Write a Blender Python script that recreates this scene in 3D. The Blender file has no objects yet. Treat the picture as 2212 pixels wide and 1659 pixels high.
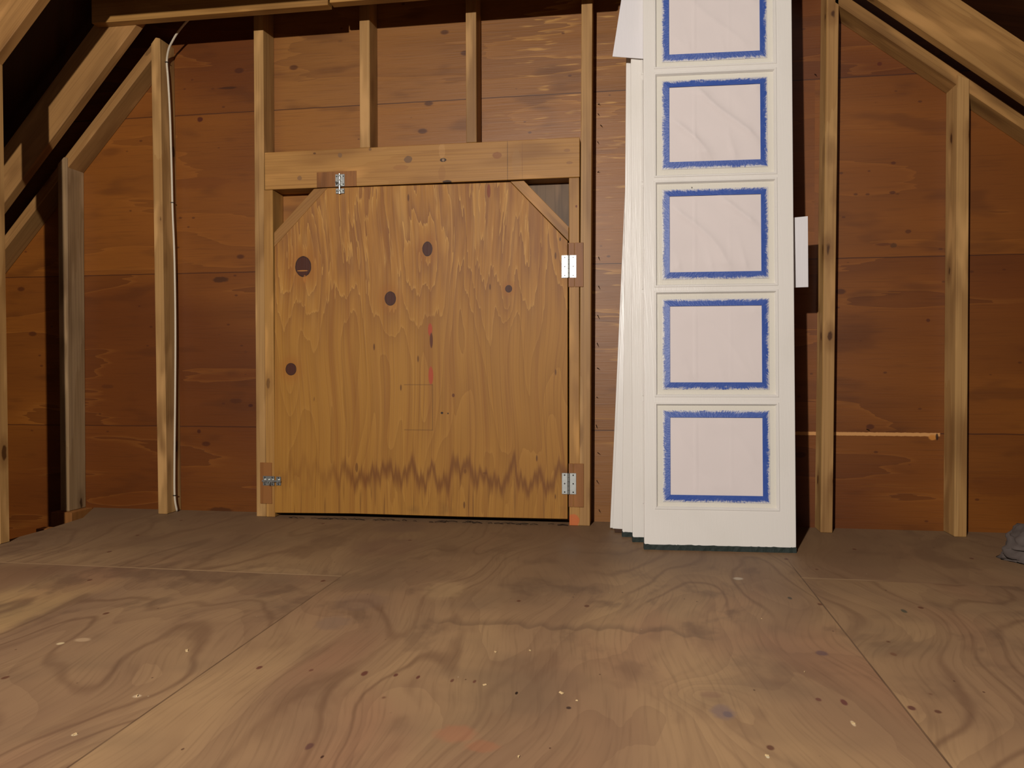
import bpy, bmesh, math, random
from mathutils import Vector, Matrix, noise as mnoise
random.seed(7)
SC = bpy.context.scene
COL = SC.collection

# ------------------------------------------------------------------ camera
FPX = 1705.77
CAM = Vector((1.4163, -2.7798, 0.5504))
YAW, PITCH, ROLL = 0.1575, -0.0178, -0.0022
_fwd = Vector((-math.sin(YAW)*math.cos(PITCH), math.cos(YAW)*math.cos(PITCH), math.sin(PITCH)))
_r = Vector((math.cos(YAW), math.sin(YAW), 0)); _u = _r.cross(_fwd)
_r2 = _r*math.cos(ROLL) + _u*math.sin(ROLL); _u2 = -_r*math.sin(ROLL) + _u*math.cos(ROLL)
cd = bpy.data.cameras.new('camera'); cam = bpy.data.objects.new('camera', cd); COL.objects.link(cam)
cd.sensor_width = 36; cd.lens = FPX/2212*36; cd.clip_start = 0.05
m = Matrix.Identity(4)
for i in range(3):
    m[i][0] = _r2[i]; m[i][1] = _u2[i]; m[i][2] = -_fwd[i]; m[i][3] = CAM[i]
cam.matrix_world = m
SC.camera = cam

# ------------------------------------------------------------------ light
w = bpy.data.worlds.new('world'); SC.world = w; w.use_nodes = True
w.node_tree.nodes['Background'].inputs[0].default_value = (1.0, 0.8, 0.6, 1)
w.node_tree.nodes['Background'].inputs[1].default_value = 0.001
LAMP = (0.77, -3.9, 1.50)
ld = bpy.data.lights.new('work_lamp', 'POINT'); ld.energy = 455; ld.color = (1.0, 0.95, 0.90); ld.shadow_soft_size = 0.028
lamp = bpy.data.objects.new('work_lamp', ld); lamp.location = LAMP; COL.objects.link(lamp)
SC.view_settings.view_transform = 'Standard'; SC.view_settings.look = 'None'
SC.view_settings.exposure = 0.0; SC.view_settings.gamma = 1.0; SC.view_settings.use_curve_mapping = False

# ------------------------------------------------------------------ surveying helpers: image point -> metres
def _ray(px, py):
    x = (px-1106)/FPX; y = -(py-829.5)/FPX
    return _fwd + _r2*x + _u2*y
def wl(px, py, Y=0.0):
    d = _ray(px, py); t = (Y-CAM.y)/d.y; p = CAM + d*t
    return (p.x, p.z)
def fl(px, py, Z=0.0):
    d = _ray(px, py); t = (Z-CAM.z)/d.z; p = CAM + d*t
    return (p.x, p.y)

# ------------------------------------------------------------------ node expression helper
class G:
    def __init__(s, name):
        s.m = bpy.data.materials.new(name); s.m.use_nodes = True
        s.t = s.m.node_tree; s.b = s.t.nodes['Principled BSDF']
    def n(s, typ, **kw):
        nd = s.t.nodes.new(typ)
        for k, v in kw.items(): setattr(nd, k, v)
        return nd
    def put(s, sock, v):
        if isinstance(v, X): s.t.links.new(v.s, sock)
        elif v is not None: sock.default_value = v
    def f(s, op, *a, clamp=False):
        nd = s.n('ShaderNodeMath', operation=op); nd.use_clamp = clamp
        for i, v in enumerate(a): s.put(nd.inputs[i], v)
        return X(s, nd.outputs[0])
    def pos(s):
        g = s.n('ShaderNodeNewGeometry'); sp = s.n('ShaderNodeSeparateXYZ'); s.t.links.new(g.outputs['Position'], sp.inputs[0])
        return [X(s, sp.outputs[i]) for i in range(3)]
    def uv(s, name):
        g = s.n('ShaderNodeUVMap'); g.uv_map = name; sp = s.n('ShaderNodeSeparateXYZ'); s.t.links.new(g.outputs[0], sp.inputs[0])
        return [X(s, sp.outputs[i]) for i in range(2)]
    def rnd(s):
        return X(s, s.n('ShaderNodeObjectInfo').outputs['Random'])
    def vec(s, a, b, c=0.0):
        nd = s.n('ShaderNodeCombineXYZ')
        for i, v in enumerate((a, b, c)): s.put(nd.inputs[i], v)
        return X(s, nd.outputs[0])
    def noise(s, a, b, c=0.0, scale=1.0, detail=2.0, rough=0.5):
        nd = s.n('ShaderNodeTexNoise'); s.put(nd.inputs['Vector'], s.vec(a, b, c))
        nd.inputs['Scale'].default_value = scale; nd.inputs['Detail'].default_value = detail; nd.inputs['Roughness'].default_value = rough
        return X(s, nd.outputs[0])
    def voro(s, a, b, c=0.0, scale=1.0, rand=1.0):
        nd = s.n('ShaderNodeTexVoronoi'); s.put(nd.inputs['Vector'], s.vec(a, b, c)); nd.inputs['Scale'].default_value = scale
        nd.inputs['Randomness'].default_value = rand
        sp = s.n('ShaderNodeSeparateColor'); s.t.links.new(nd.outputs['Color'], sp.inputs[0])
        return X(s, nd.outputs['Distance']), X(s, sp.outputs[0])
    def mix(s, fac, a, b):
        nd = s.n('ShaderNodeMix', data_type='RGBA', clamp_factor=True)
        s.put(nd.inputs[0], fac)
        for k, v in ((6, a), (7, b)):
            if isinstance(v, tuple): nd.inputs[k].default_value = (*v, 1)
            else: s.put(nd.inputs[k], v)
        return X(s, nd.outputs[2])
    def ss(s, v, lo, hi):
        nd = s.n('ShaderNodeMapRange', interpolation_type='SMOOTHSTEP')
        s.put(nd.inputs[0], v); nd.inputs[1].default_value = lo; nd.inputs[2].default_value = hi
        if lo > hi:
            nd.inputs[1].default_value = hi; nd.inputs[2].default_value = lo; nd.inputs[3].default_value = 1; nd.inputs[4].default_value = 0
        return X(s, nd.outputs[0])
    def ell(s, a, b, a0, b0, ra, rb):
        u = (a-a0)*(1/ra); v = (b-b0)*(1/rb)
        return s.f('SQRT', u*u+v*v)
    def out(s, col, rough=0.6, bump=None, bstr=0.2, spec=0.5, metal=0.0, bdist=0.002, dr=0.3, tone=None):
        if tone:
            mm = s.n('ShaderNodeMix', data_type='RGBA', blend_type='MULTIPLY'); mm.inputs[0].default_value = 1.0
            s.t.links.new(col.s, mm.inputs[6]); mm.inputs[7].default_value = (*tone, 1); col = X(s, mm.outputs[2])
        s.b.inputs['Diffuse Roughness'].default_value = dr
        if isinstance(col, tuple): s.b.inputs['Base Color'].default_value = (*col, 1)
        else: s.put(s.b.inputs['Base Color'], col)
        s.put(s.b.inputs['Roughness'], rough); s.b.inputs['Metallic'].default_value = metal
        s.b.inputs['Specular IOR Level'].default_value = spec
        if bump is not None:
            nd = s.n('ShaderNodeBump'); nd.inputs['Strength'].default_value = bstr; nd.inputs['Distance'].default_value = bdist
            s.put(nd.inputs['Height'], bump); s.t.links.new(nd.outputs[0], s.b.inputs['Normal'])
        return s.m
class X:
    def __init__(s, g, sock): s.g = g; s.s = sock
    def __add__(s, o): return s.g.f('ADD', s, o)
    __radd__ = __add__
    def __mul__(s, o): return s.g.f('MULTIPLY', s, o)
    __rmul__ = __mul__
    def __sub__(s, o): return s.g.f('SUBTRACT', s, o)
    def __rsub__(s, o): return s.g.f('SUBTRACT', o, s)
    def __pow__(s, o): return s.g.f('POWER', s, o)
    def fr(s): return s.g.f('FRACT', s)
def C(r, g_, b): # sRGB 0-255 -> linear
    def l(v):
        v /= 255; return v/12.92 if v <= 0.04045 else ((v+0.055)/1.055)**2.4
    return (l(r), l(g_), l(b))

# ------------------------------------------------------------------ wood materials
def grain(g, a, l, K, fa, fl_, jag, seed, knots=()):
    """contour-like plywood / flat sawn figure; a = across the grain, l = along (metres)"""
    h = g.noise(a*fa, l*fl_, seed, detail=1.5)*K
    if jag: h = h + g.noise(a*42, l*1.3, seed+3.1, detail=2)*jag
    for (ka, kl, ra, rl) in knots:
        d = g.ell(a, l, ka, kl, ra*3.2, rl*4.5)
        h = h + g.f('EXPONENT', d*d*-1.0)*2.2
    return h
def knot_paint(g, col, a, l, knots, kc, halo, wob=0.12):
    nz = g.noise(a*60, l*60, 2.0, detail=1)
    for (ka, kl, ra, rl) in knots:
        d = g.ell(a, l, ka, kl, ra, rl) + (nz-0.5)*wob*2
        col = g.mix(g.ss(d, 3.2, 1.0)*0.55, col, halo)
        col = g.mix(g.ss(d, 1.12, 1.02), col, (kc[0]*.35, kc[1]*.3, kc[2]*.3))
        col = g.mix(g.ss(d, 1.0, 0.93), col, kc)
    return col
def flecks(g, col, a, l, seed, sa, sl, size, dark, keep=0.75, st=0.8):
    d, r = g.voro(a*sa, l*sl, seed)
    msk = g.ss(d, size, size*0.6)*g.ss(r, keep, keep+0.02)*st
    return g.mix(msk, col, dark)

def mat_lumber(name, ang, light, mid, dark, kn=1.0, seed=0.0, marks=()):
    """framing timber; ang = direction of the grain in the X-Z plane (0 = vertical)"""
    g = G(name); x, y, z = g.pos(); r = g.rnd()*37.0 + seed
    c, s_ = math.cos(ang), math.sin(ang)
    l = z*c + x*s_; a = x*c - z*s_ + y*0.9
    tn = (0.70, 0.64, 0.53)
    light, mid, dark = [tuple(v*k for v, k in zip(q, tn)) for q in (light, mid, dark)]
    h = grain(g, a, l, 3.5, 7, 0.55, 0.35, r)
    fr = h.fr()
    col = g.mix(fr**1.5*0.55, light, mid)
    fine = g.noise(a*190, l*2.2, r, detail=2)
    col = g.mix(g.ss(fine, 0.45, 0.75)*0.35, col, dark)
    big = g.noise(a*9, l*2.2, r+5, detail=2)
    col = g.mix(g.ss(big, 0.48, 0.72)*0.6, col, dark)
    lt = g.noise(a*16, l*3.4, r+9, detail=2)
    col = g.mix(g.ss(lt, 0.54, 0.70)*0.75, col, (min(light[0]*1.35, .8), min(light[1]*1.35, .75), min(light[2]*1.4, .6)))  # pale patches: shine of the wane put into the colour
    d, rr = g.voro(a*14, l*5.5, r)
    dd = d + (g.noise(a*60, l*30, r)-0.5)*0.15
    has = g.ss(rr, 0.60, 0.62)*kn
    col = g.mix(g.ss(dd, 0.42, 0.13)*has*0.5, col, dark)
    col = g.mix(g.ss(dd, 0.15, 0.10)*has*0.9, col, (dark[0]*.38, dark[1]*.3, dark[2]*.25))
    for (a0, l0, ra, rl, cc, st) in marks:
        e = g.ell(x, z, a0, l0, ra, rl) + (g.noise(x*70, z*70, 1.0)-0.5)*0.5
        col = g.mix(g.ss(e, 1.05, 0.85)*st, col, cc)
    return g.out(col, 0.5, fine*0.5 + lt*2.5, 0.3, 0.25)
L1, L2, L3 = C(190, 150, 98), C(166, 122, 72), C(110, 74, 38)

def mat_hatch():
    g = G('hatch_plywood'); x, y, z = g.pos()
    kn = []
    for (px, py, rx, ry) in ((655.5, 576, 17.5, 21.5), (923.5, 538, 10.5, 15), (843.5, 645, 12, 14.5), (629, 797.5, 12, 13), (1099, 624, 7, 7.5)):
        X0, Z0 = wl(px, py); kn.append((X0, Z0, rx/600, ry/600))
    a = x + (g.noise(x*2, z*1.2, 4.0, detail=1)-0.5)*0.12
    h = grain(g, a, z, 9.5, 7.5, 1.0, 0.0, 1.7)
    for (ka, kl, ra, rl) in kn:
        d = g.ell(x, z, ka, kl-0.05, ra*2.2, rl*5.0); h = h + g.f('EXPONENT', d*d*-1.0)*1.3
    top = g.ss(z, 0.55, 1.0)
    low = g.ss(z, 0.26, 0.10)
    h = h + g.noise(a*26, z*2.0, 3.3, detail=3.5, rough=0.62)*(top*3.0 + low*0.9 + 0.35)
    fr = h.fr()
    base = g.mix(g.noise(x*2.5, z*1.5, 9.0, detail=1), C(178, 132, 66), C(166, 120, 60))
    dk = g.mix(top, C(140, 96, 42), C(136, 92, 60))
    base = g.mix(top*0.55, base, C(180, 130, 76))
    col = g.mix(fr**1.6*(top*0.45+0.36), base, dk)
    bl = g.noise(x*22, z*3.2, 12.0, detail=2)
    col = g.mix(g.ss(bl, 0.52, 0.72)*top*0.5, col, C(132, 88, 62))
    col = g.mix(g.ss(bl, 0.46, 0.30)*top*0.35, col, C(208, 166, 112))
    col = g.mix(g.ss(fr, 0.14, 0.0)*(top*0.42+0.07), col, C(206, 166, 112))
    fine = g.noise(a*170, z*1.6, 5.0, detail=2.5)
    col = g.mix(g.ss(fine, 0.46, 0.8)*0.5, col, C(126, 80, 38))
    med = g.noise(a*34, z*1.1, 8.0, detail=2)
    col = g.mix(g.ss(med, 0.48, 0.72)*0.42, col, C(138, 86, 42))
    # water stain rising from the bottom edge
    w_ = z - 0.165 - (g.noise(x*24, z*1.2, 2.0, detail=3, rough=0.65)-0.5)*0.34
    side = g.ss(x, 0.22, 0.42)
    col = g.mix(g.ss(w_, 0.045, 0.0)*g.ss(w_, -0.055, 0.0)*0.75*(side*0.7+0.3), col, C(112, 66, 30))
    st = g.noise(x*75, z*3.5, 6.0, detail=1)
    col = g.mix(g.ss(st, 0.58, 0.68)*g.ss(z, 0.22, 0.02)*0.6, col, C(98, 60, 30))
    col = g.mix(g.ss(g.noise(x*8, z*10, 7.0, detail=3), 0.55, 0.75)*g.ss(z, 0.15, 0.02)*0.4, col, C(96, 70, 44))
    # short resin ticks
    d, rr = g.voro(x*16, z*5, 3.0)
    tick = g.ell((x*16).fr(), (z*5).fr(), 0.5, 0.5, 0.05, 0.11)
    col = flecks(g, col, x*30, z*8, 4.0, 1, 1, 0.13, C(90, 52, 24), 0.86, 0.8)
    col = knot_paint(g, col, x, z, kn, C(74, 36, 25), C(160, 104, 46), 0.05)
    def mark(col, px, py, rx, ry, cc, st):
        X0, Z0 = wl(px, py)
        d = g.ell(x, z, X0, Z0, rx/600, ry/600) + (g.noise(x*90, z*40, 1.0)-0.5)*0.25
        return g.mix(g.ss(d, 1.1, 0.85)*st, col, cc)
    RED = C(176, 70, 52)
    for mk in ((929.5, 712, 4.8, 14, RED, .85), (932, 735, 3.5, 17, C(92, 44, 22), .95), (931, 811, 5.5, 20, RED, .85),
               (1056, 413, 4, 15, C(128, 60, 30), .9), (955, 892, 3, 2.6, C(40, 24, 14), .95), (968, 893, 1.8, 1.6, C(50, 30, 16), .9),
               (979.5, 854, 3, 4, C(100, 52, 24), .9), (659, 603, 4, 9, C(176, 116, 60), .6), (771, 1010, 3.2, 11, C(100, 60, 28), .7),
               (1005, 1018, 3, 5, C(110, 66, 34), .6), (1048, 1022, 5, 2.5, C(110, 66, 34), .6), (1210, 517, 1.5, 4, C(50, 28, 14), .9),
               (654, 585, 13, 1.3, C(200, 140, 80), .8)):
        col = mark(col, *mk)
    # faint pencilled rectangle
    x0, z1 = wl(873, 831); x1, z0 = wl(935, 929)
    for (q, c0, lo, hi, p_) in ((z, z1, x0, x1, x), (z, z0, x0, x1, x), (x, x1, z0, z1, z)):
        ln = g.ss(g.f('ABSOLUTE', q-c0), 0.0022, 0.0008)*g.ss(p_, lo-.001, lo)*g.ss(p_, hi+.001, hi)
        col = g.mix(ln*0.45, col, C(84, 56, 30))
    return g.out(col, 0.55, fine + fr*0.6, 0.25, 0.30, tone=(0.97, 0.88, 0.54))

def mat_sheathing():
    g = G('wall_sheathing_plywood'); x, y, z = g.pos()
    rows = [0.331, 0.932, 1.549]
    row = g.f('GREATER_THAN', z, rows[0]) + g.f('GREATER_THAN', z, rows[1]) + g.f('GREATER_THAN', z, rows[2])
    colm = g.f('FLOOR', (x-1.22-row*0.4)*0.41)
    sd = row*13.7 + colm*5.3
    zz = z + (g.noise(x*1.3, z*2, sd, detail=1)-0.5)*0.10
    h = grain(g, zz, x, 4.5, 5.0, 0.8, 0.0, sd) + g.noise(zz*45, x*3, sd, detail=2)*0.5
    fr = h.fr()
    tone = g.noise(z*1.6, x*0.9, sd+2.0, detail=1)
    # each sheet has its own veneer colour
    col = g.mix(g.ss(tone, 0.40, 0.60), C(104, 60, 26), C(124, 78, 34))
    d1 = g.mix(fr**1.3*0.5, col, C(86, 48, 20))
    col = g.mix(g.ss(fr, 0.10, 0.0)*0.22, d1, C(150, 104, 60))
    up = g.ss(x, -0.05, 0.10)*g.ss(x, 1.9, 1.7)      # paler across the middle, above and beside the hatch
    pale = g.mix(fr**1.3*0.45, C(146, 108, 72), C(116, 80, 50))
    pale = g.mix(g.ss(fr, 0.10, 0.0)*g.ss(x, 0.85, 1.1)*0.7, pale, C(186, 150, 106))  # grain lines lightened right of the middle, gloss put into the colour
    gold = g.f('GREATER_THAN', z, 0.932)*g.f('LESS_THAN', z, 1.549)
    pale = g.mix(gold*0.55, pale, C(158, 114, 64))
    stk = g.ss(g.noise(z*62, x*7, 3.0, detail=2), 0.60, 0.72)*g.ss(x, 0.82, 1.1)*g.ss(z, 0.3, 0.9)
    pale = g.mix(stk*0.55, pale, C(224, 190, 140))  # bright streaks: gloss of the plywood painted in as colour
    col = g.mix(gold*(1-up)*0.30, col, C(140, 92, 42))
    col = g.mix(up*0.8, col, pale)
    # middle sheet at the upper right of the hatch is more golden
    col = g.mix(g.ss(g.noise(z*14, x*4, sd, detail=2), 0.56, 0.72)*0.4, col, C(76, 42, 18))
    fine = g.noise(z*210, x*6, 5.0, detail=2)
    col = g.mix(g.ss(fine, 0.5, 0.8)*0.3, col, C(70, 40, 20))
    col = flecks(g, col, z*11, x*6, 4.0, 1, 1, 0.14, C(66, 32, 18), 0.70, 0.75)
    col = flecks(g, col, z*26, x*15, 6.0, 1, 1, 0.13, C(76, 40, 22), 0.78, 0.7)
    for rz in rows:
        wob = (g.noise(x*9, z*0, 3.0)-0.5)*0.004
        col = g.mix(g.ss(g.f('ABSOLUTE', z-rz+wob), 0.0028, 0.0012)*0.75, col, C(56, 28, 14))
    # opened joint showing pale inner ply on the right
    st = g.ss(g.f('ABSOLUTE', z-0.3275+(g.noise(x*80, 0.0, 3.0)-0.5)*0.004), 0.0068, 0.005)*g.ss(x, 1.93, 1.96)*g.ss(x, 2.432, 2.428)
    col = g.mix(st, col, C(196, 158, 136))
    def mark(col, px, py, rx, ry, cc, st):
        X0, Z0 = wl(px, py, 0.089)
        d = g.ell(x, z, X0, Z0, rx/600, ry/600) + (g.noise(x*60, z*60, 1.0)-0.5)*0.6
        return g.mix(g.ss(d, 1.2, 0.7)*st, col, cc)
    for mk in ((476, 604, 20, 7, C(60, 34, 18), .8), (432, 258, 7, 6, C(70, 26, 16), .9), (492, 190, 24, 3, C(56, 30, 18), .8),
               (1068, 312, 4, 2, C(70, 30, 18), .5), (510, 866, 16, 6, C(74, 40, 22), .7), (541, 876, 6, 4, C(60, 22, 18), .8),
               (430, 932, 5, 5, C(62, 26, 18), .8), (476, 1102, 32, 7, C(58, 32, 18), .7), (232, 835, 16, 5, C(80, 44, 24), .6),
               (2005, 692, 4, 4, C(74, 34, 18), .8), (2015, 945, 8, 6, C(190, 140, 90), .9), (2024, 944, 2.5, 7, C(30, 14, 8), .9),
               (1880, 922, 8, 6, C(72, 34, 20), .8), (1930, 530, 7, 5, C(74, 50, 34), .8), (1962, 500, 6, 4, C(80, 44, 24), .8),
               (1909, 528, 18, 3, C(84, 44, 24), .7), (1930, 352, 5, 3, C(76, 36, 20), .8), (1928, 416, 6, 3.5, C(76, 40, 30), .8),
               (1900, 138, 5, 4, C(80, 30, 16), .8), (2160, 1050, 60, 22, C(96, 54, 26), .35), (430, 395, 80, 14, C(96, 52, 26), .3),
               (560, 1050, 20, 30, C(96, 52, 26), .3)):
        col = mark(col, *mk)
    return g.out(col, 0.46, fine*0.5+fr*1.0, 0.35, 0.38, tone=(1.06, 0.84, 0.38))

def mat_floor():
    g = G('floor_plywood'); x, y, z = g.pos()
    left = g.ss(x, 0.637, 0.635); right = g.ss(x, 1.844, 1.846)
    sd = left*7.3 + right*15.1
    far = g.ss(y, -0.78, -0.77)*(left) + g.ss(y, -0.62, -0.61)*right
    sd = sd + far*4.4
    a = x + (g.noise(x*1.7, y*1.5, sd+1, detail=1)-0.5)*0.35
    kn = [(*fl(1565, 1538), 0.022, 0.034), (*fl(1490, 1500), 0.02, 0.012)]
    h = grain(g, a, y, 11.0, 2.4, 0.75, 0.0, sd, kn) + g.noise(a*12, y*5, sd+2, detail=3)*0.5
    fr = h.fr()
    tone = g.noise(a*3.0, y*0.8, sd+6, detail=2)
    col = g.mix(g.ss(tone, 0.32, 0.68), C(126, 96, 68), C(150, 118, 80))
    red = g.noise(a*4.0, y*1.4, sd+11, detail=2)
    col = g.mix(g.ss(red, 0.50, 0.75)*0.5, col, C(138, 96, 68))
    ps = g.ss(g.f('ABSOLUTE', x+0.03+(g.noise(x*0, y*3, 2.0)-0.5)*0.10), 0.16, 0.08)*g.ss(y, -0.78, -1.2)
    col = g.mix(ps*0.6, col, C(172, 136, 84))
    col = g.mix(g.ss(g.f('ABSOLUTE', x+0.28), 0.20, 0.05)*g.ss(y, -0.72, -0.84)*0.6, col, C(104, 70, 48))
    lmask = g.ss(g.noise(a*2.0, y*1.1, sd+20, detail=1), 0.40, 0.60)*0.8+0.2
    col = g.mix(g.ss(g.f('ABSOLUTE', fr-0.5), 0.13, 0.0)*lmask*0.55, col, C(92, 64, 44))
    col = g.mix(fr*fr*0.22, col, C(92, 64, 46))
    fine = g.noise(a*150, y*5, 5.0, detail=2)
    col = g.mix(g.ss(fine, 0.45, 0.8)*0.28, col, C(80, 56, 38))
    grime = g.noise(x*2.3, y*3.0, 30.0, detail=3)
    col = g.mix(g.ss(grime, 0.48, 0.72)*0.45, col, C(90, 72, 54))
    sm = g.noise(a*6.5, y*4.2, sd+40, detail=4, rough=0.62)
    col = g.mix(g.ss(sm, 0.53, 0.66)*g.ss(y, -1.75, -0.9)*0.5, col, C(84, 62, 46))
    sm2 = g.noise(a*15, y*5, sd+44, detail=3)
    col = g.mix(g.ss(sm2, 0.56, 0.72)*0.3, col, C(96, 68, 48))
    # tinted darker towards the gable wall, light falloff put into the colour
    fall_noise = g.noise(x*5, y*5, 18.0, detail=2)
    col = g.mix(g.ss(y+(fall_noise-0.5)*0.4, -1.2, -0.15)*0.72, col, C(96, 70, 46))
    # dried water line across the sheet
    yy = y - fl(1100, 1352)[1] - (g.noise(x*10, 0.0, 4.0, detail=2, rough=0.6)-0.5)*0.17
    wm = g.ss(x, 0.92, 1.02)*g.ss(x, 1.62, 1.52)
    col = g.mix(g.ss(yy, -0.008, 0.004)*g.ss(yy, 0.05, 0.0)*wm*0.4, col, C(76, 56, 42))
    col = flecks(g, col, x*13, y*9, 2.0, 1, 1, 0.10, C(78, 40, 26), 0.72, 0.8)
    col = flecks(g, col, x*34, y*22, 6.0, 1, 1, 0.09, C(70, 44, 30), 0.86, 0.8)
    col = flecks(g, col, x*40, y*31, 9.0, 1, 1, 0.07, C(170, 148, 116), 0.95, 0.6)
    def mark(col, px, py, rx, ry, cc, st):
        X0, Y0 = fl(px, py); X1, _ = fl(px+rx, py); _, Y1 = fl(px, py+ry)
        d = g.ell(x, y, X0, Y0, abs(X1-X0), abs(Y1-Y0)) + (g.noise(x*50, y*50, 1.0)-0.5)*0.7
        return g.mix(g.ss(d, 1.2, 0.6)*st, col, cc)
    for mk in ((1562, 1538, 27, 17, C(112, 90, 78), .75), (1572, 1543, 11, 7, C(84, 72, 74), .55), (1535, 1500, 26, 8, C(116, 84, 62), .5), (985, 1585, 48, 22, C(146, 90, 62), .42), (1040, 1612, 40, 14, C(146, 88, 58), .38), (1116, 1497, 3.5, 3.5, C(30, 16, 10), 1), (1228, 1529, 6, 3, C(46, 30, 24), .9),
               (787, 1455, 7, 6, C(84, 44, 34), .9), (855, 1458, 5, 4, C(84, 44, 34), .9), (903, 1463, 4, 4, C(84, 44, 34), .9), (977, 1470, 4, 4, C(84, 44, 34), .8), (1025, 1472, 4, 4, C(84, 44, 34), .8),
               (668, 1612, 9, 8, C(80, 50, 44), .8), (696, 1635, 4, 4, C(50, 26, 20), .9), (560, 1442, 6, 4, C(90, 50, 38), .9), (672, 1448, 5, 3, C(90, 50, 38), .7),
               (1823, 1517, 7, 7, C(88, 46, 40), .9), (1768, 1511, 6, 4, C(90, 50, 40), .8), (1970, 1530, 9, 5, C(84, 48, 38), .9), (2026, 1537, 8, 4, C(84, 52, 36), .9), (1775, 1411, 14, 6, C(84, 62, 62), .7),
               (1930, 1413, 7, 4, C(100, 66, 44), .8), (720, 1345, 40, 18, C(104, 84, 70), .4), (780, 1300, 60, 22, C(104, 80, 64), .35), (960, 1275, 45, 22, C(166, 134, 90), .3), (1595, 1250, 12, 3, C(180, 164, 136), .6),
               (1706, 1292, 5, 3, C(50, 50, 40), .8), (1953, 1320, 6, 4, C(56, 60, 48), .8), (130, 1390, 8, 3, C(200, 176, 130), .7), (178, 1382, 18, 5, C(172, 142, 104), .6), (296, 1504, 9, 4, C(190, 166, 130), .6),
               (161, 1587, 7, 3.5, C(200, 180, 140), .7), (865, 1140, 60, 12, C(92, 68, 50), .5), (840, 1180, 80, 22, C(100, 72, 52), .5), (1843, 1563, 5, 6, C(196, 170, 130), .8), (1658, 1634, 4, 4, C(200, 186, 150), .7)):
        col = mark(col, *mk)
    # joints between the sheets
    for x0, yl in ((0.636, -0.62), (1.845, -0.3)):
        j = g.ss(g.f('ABSOLUTE', x-x0), 0.0024, 0.0012)*g.ss(y, yl, yl-0.3)*(g.noise(x*3, y*9, 5.0)*0.9+0.25)*0.8
        col = g.mix(j, col, C(52, 32, 20))
    jl = g.ss(g.f('ABSOLUTE', y+0.775), 0.005, 0.003)*left
    jr = g.ss(g.f('ABSOLUTE', y+0.61), 0.005, 0.003)*right*g.ss(x, 2.08, 2.0)
    col = g.mix((jl+jr)*g.noise(x*6, y*2, 8.0)*0.42, col, C(190, 156, 110))
    return g.out(col, 0.62, fine*0.4+fr*0.3, 0.2, 0.3, dr=1.0, tone=(0.80, 0.82, 0.88))

def mat_plain(name, c, rough=0.5, spec=0.5, metal=0.0, nz=0.12, sc=30, bstr=0.1):
    g = G(name); x, y, z = g.pos()
    n_ = g.noise(x*sc, y*sc, z*sc, detail=3)
    col = g.mix(g.ss(n_, 0.3, 0.75)*nz, c, (c[0]*.35, c[1]*.35, c[2]*.35))
    return g.out(col, rough, n_, bstr, spec, metal)

def mat_white_paint(name, c=C(226, 220, 211), rough=0.32):
    g = G(name); x, y, z = g.pos()
    br = g.noise(x*260+y*260, z*9, 2.0, detail=2)
    bl = g.noise(x*7, z*4, y*7, detail=2)
    col = g.mix(g.ss(bl, 0.45, 0.8)*0.35, c, C(212, 206, 194))
    d, r = g.voro(x*24, z*16, y*24)
    col = g.mix(g.ss(d, 0.055, 0.03)*g.ss(r, 0.93, 0.94), col, C(60, 56, 50))
    return g.out(col, rough + 0.0, br + bl*2, 0.18, 0.5)

def mat_tape():
    g = G('painted_masking_tape'); u, v = g.uv('UVMap')   # u along in m, v 0 inner .. 1 outer
    n1 = g.noise(u*22, v*1.5, 1.0, detail=3, rough=0.65); n2 = g.noise(u*160, v*3, 2.0, detail=2)
    e = v + (n1-0.5)*0.95 + (n2-0.5)*0.45
    msk = g.ss(e + (g.noise(u*300, v*1.2, 9.0, detail=1)-0.5)*0.5, 0.62, 1.0)
    streak = g.ss(g.noise(u*70, v*9, 6.0, detail=2), 0.66, 0.72)*g.ss(v, 0.35, 0.6)
    col = g.mix(g.f('MAXIMUM', msk, streak*0.8), C(54, 84, 160), C(218, 212, 202))
    col = g.mix(g.ss(n1, 0.4, 0.7)*0.25, col, C(84, 108, 172))
    return g.out(col, 0.45, n2+msk*0.6, 0.4, 0.5)

M = {}
M['stud'] = mat_lumber('stud_timber', 0.0, C(206, 166, 112), C(184, 140, 86), C(126, 84, 46))
M['stud_grey'] = mat_lumber('weathered_stud_timber', 0.0, C(186, 158, 124), C(164, 134, 98), C(112, 86, 62))
M['header'] = mat_lumber('header_timber', math.pi/2, C(204, 156, 92), C(192, 142, 80), C(140, 92, 46), 0.0, 3.0,
    marks=[(*wl(882, 345), .016, .013, C(112, 82, 58), .85), (*wl(958, 346), .013, .007, C(44, 26, 16), .95), (*wl(958, 346), .005, .005, C(150, 120, 90), .95),
           (*wl(735, 336), .009, .009, C(124, 92, 62), .85), (*wl(648, 385), .009, .009, C(132, 96, 62), .85), (*wl(1074, 336), .017, .013, C(140, 88, 46), .85),
           (*wl(966, 393), .018, .006, C(48, 30, 18), .9), (*wl(1116, 352), .017, .05, C(160, 120, 76), .3), (*wl(800, 323), .006, .006, C(120, 84, 50), .8),
           (*wl(1096.5, 350), .0012, .10, C(84, 56, 30), .8), (*wl(1128.5, 350), .0008, .08, C(110, 76, 44), .6), (*wl(955, 325), .012, .03, C(216, 170, 110), .18),
           (*wl(955, 375), .014, .03, C(150, 102, 54), .5), (*wl(866, 362), .03, .01, C(150, 98, 54), .5), (*wl(680, 332), .006, .004, C(90, 56, 30), .8),
           (*wl(1230, 352), .012, .005, C(140, 96, 56), .7), (*wl(1225, 325), .012, .006, C(140, 96, 56), .7)])
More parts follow.
